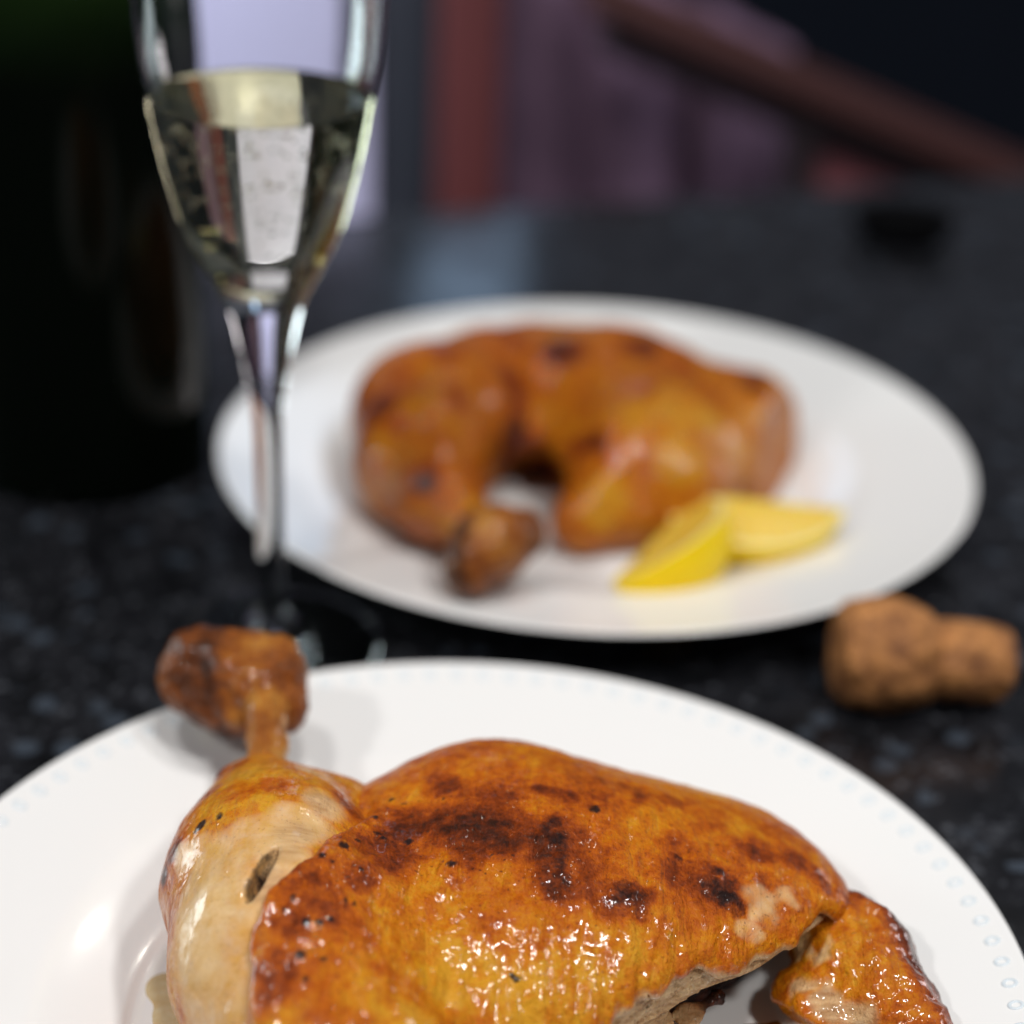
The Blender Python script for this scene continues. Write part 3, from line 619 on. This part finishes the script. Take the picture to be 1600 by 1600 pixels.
# ------------------------------------------------------------------ cork
g = N('cork_bark'); co = g.coord(); f = g.noise(co, 120, 5, .65)
colr = g.mix(g.ramp(f, [(.35, 0), (.65, 1)]), (.16, .056, .017), (.52, .225, .065))
vd = g.n('ShaderNodeTexVoronoi', i_Scale=210.0); g.l(co, vd.inputs['Vector'])
pit = g.ramp(vd.outputs['Distance'], [(.12, 1), (.3, 0)]); colr = g.mix(g.math('MULTIPLY', pit, g.ramp(f, [(.5, 0), (.6, 1)])), colr, (.05, .02, .01))
g.base(colr); g.set(Roughness=.75); g.nrm(g.bump(f, .003, .9)); M_cork = g.m
ck = thing('champagne_cork', 'brown mushroom shaped champagne cork lying on its side by the back plate', 'cork', (.115, .532, 0))
def cork_mesh(name, prof):
    me = lathe(name, spline(prof, 5), 64)
    for q in me.vertices:
        nn = noise.noise(Vector(q.co)*180); r = math.hypot(q.co.x, q.co.y)
        if r > 1e-4: nn += .6*noise.noise(Vector(q.co)*420); q.co.x += q.co.x/r*.0010*nn; q.co.y += q.co.y/r*.0010*nn
        q.co.z += .0005*noise.noise(Vector(q.co)*120+Vector((5, 5, 5)))
    return me
h_ = Vector((.0985, .5275, .0172)); s_ = Vector((.1540, .5290, .0130))
rot = (s_-h_).to_track_quat('Z', 'Y')
for nm, prof in (('cork_head', [(0, 0), (.008, .0002), (.0130, .0014), (.0160, .0050), (.0172, .0110), (.0171, .0180), (.0158, .0235), (.0135, .0285), (.0112, .0310), (.0085, .0315)]),
                 ('cork_stem', [(.0085, .0285), (.0108, .0300), (.0119, .0335), (.0121, .0400), (.0116, .0480), (.0112, .0515), (.0100, .0533), (.006, .0540), (0, .0540)])):
    o = link(nm, cork_mesh(nm, prof), M_cork, ck); o.rotation_mode = 'QUATERNION'; o.rotation_quaternion = rot; o.location = h_-ck.location

# ------------------------------------------------------------------ champagne flute
def glass(name, ior, col=(1, 1, 1)):
    m = bpy.data.materials.new(name); m.use_nodes = True; t = m.node_tree; t.nodes.clear()
    gl = t.nodes.new('ShaderNodeBsdfGlass'); gl.inputs['IOR'].default_value = ior; gl.inputs['Roughness'].default_value = 0; gl.inputs['Color'].default_value = (*col, 1)
    o = t.nodes.new('ShaderNodeOutputMaterial'); t.links.new(gl.outputs[0], o.inputs[0]); return m
M_glass = glass('clear_glass', 1.5, (.985, .99, .99)); M_wine_side = glass('champagne_in_glass', 1.345/1.5, (.97, .955, .80)); M_wine = glass('champagne_surface', 1.345, (.97, .95, .80)); M_bub = glass('gas_bubble', 1/1.345)
fg = thing('champagne_flute', 'tall stemmed champagne flute half full, standing between the two plates', 'glass', (-.0732, .5445, 0))
LV = .1759
bowl = [(.0097, .1105), (.0120, .1176), (.0176, .1285), (.0224, .1386), (.0275, .1579), (.0310, .1759), (.0330, .1870), (.0345, .2021), (.0350, .2180), (.0344, .2360), (.0335, .2480)]
bo = spline(bowl, 8)
inn = [(.0299, LV), (.0320, .1870), (.0335, .2021), (.0340, .2180), (.0335, .2360), (.0327, .2480)]
bi = spline(inn, 8)[::-1]
link('bowl', lathe('bowl', bo+[(.0333, .2485), (.0329, .2485)]+bi, 128), M_glass, fg)
stem = spline([(.0050, .0098), (.0044, .0200), (.0041, .0330), (.0040, .0480), (.0041, .0650), (.0044, .0800), (.0058, .0900), (.0071, .0980), (.0085, .1050), (.0097, .1105)], 6)
link('stem', lathe('stem', stem, 64), M_glass, fg)
foot = [(0, .0004), (.028, .0004), (.0325, .0004)]+spline([(.0328, .0006), (.0331, .0014), (.0326, .0021), (.024, .0030), (.013, .0047), (.0078, .0066), (.0060, .0082), (.0050, .0098)], 5)
link('foot', lathe('foot', foot, 96), M_glass, fg)
contact = spline([(0, .1205), (.004, .1208), (.0095, .1232), (.0158, .1290), (.0209, .1388), (.0263, .1579), (.0299, LV)], 8)
ma = lathe('champagne', contact, 128); mb = lathe('surface', [(.0299, LV), (.0290, LV-.0003), (.0270, LV-.0004), (0, LV-.0004)], 128)
va = [tuple(q.co) for q in ma.vertices]; vb = [tuple(q.co) for q in mb.vertices]
fa = [list(q.vertices) for q in ma.polygons]; fb = [[i+len(va) for i in q.vertices] for q in mb.polygons]
mw = mesh('champagne', va+vb, fa+fb); mw.materials.append(M_wine_side); mw.materials.append(M_wine)
wine = link('champagne', mw); wine.location = fg.location
for q in mw.polygons[len(fa):]: q.material_index = 1
tag(wine, 'pale straw coloured champagne filling the lower half of the flute bowl', 'drink')
bm = bmesh.new()
rb = random.Random(3)
for _ in range(430):
    z = LV-.001-abs(rb.gauss(0, .020)); z = max(z, .1255+.004*rb.random()); rmax = np.interp(z, [q[1] for q in contact], [q[0] for q in contact])
    a = rb.uniform(0, 6.283); r = (rmax-.0006)*(1 if rb.random() < .6 else math.sqrt(rb.random())*.9)
    s = rb.uniform(.00018, .00062)
    bmesh.ops.create_icosphere(bm, subdivisions=2, radius=s, matrix=Matrix.Translation((r*math.cos(a), r*math.sin(a), z)))
me = bpy.data.meshes.new('bubbles'); bm.to_mesh(me); bm.free()
ob = link('bubbles', me, M_bub, wine); ob['kind'] = 'stuff'

# ------------------------------------------------------------------ bottle
g = N('dark_green_bottle_glass'); z_ = g.n('ShaderNodeSeparateXYZ'); g.l(g.coord(), z_.inputs[0])
hz = g.ramp(z_.outputs['Z'], [(.150, 0), (.215, 1)])  # greener shoulder colour stands in for light passing through the glass
g.base(g.mix(hz, (.0022, .0036, .0022), (.010, .026, .004))); g.set(Roughness=.10, Specular_IOR_Level=.09); M_bottle = g.m
M_foil = plain('green_foil', (.012, .030, .008), .4, 60, .3, .3)
bt = thing('bottle', 'big dark bottle standing behind the flute at the left edge', 'bottle', (-.157, .676, 0))
link('bottle_body', lathe('bottle_body', spline([(0, .012), (.02, .009), (.034, .002), (.039, 0), (.0425, .002), (.044, .008), (.044, .06), (.044, .12), (.0438, .160), (.0415, .182), (.036, .205), (.029, .226)], 6), 96), M_bottle, bt)
link('neck_foil', lathe('neck_foil', spline([(.0292, .2255), (.0240, .243), (.0195, .262), (.0168, .285), (.0160, .300), (.0168, .303), (.0168, .312), (.0150, .316), (0, .317)], 6), 96), M_foil, bt)
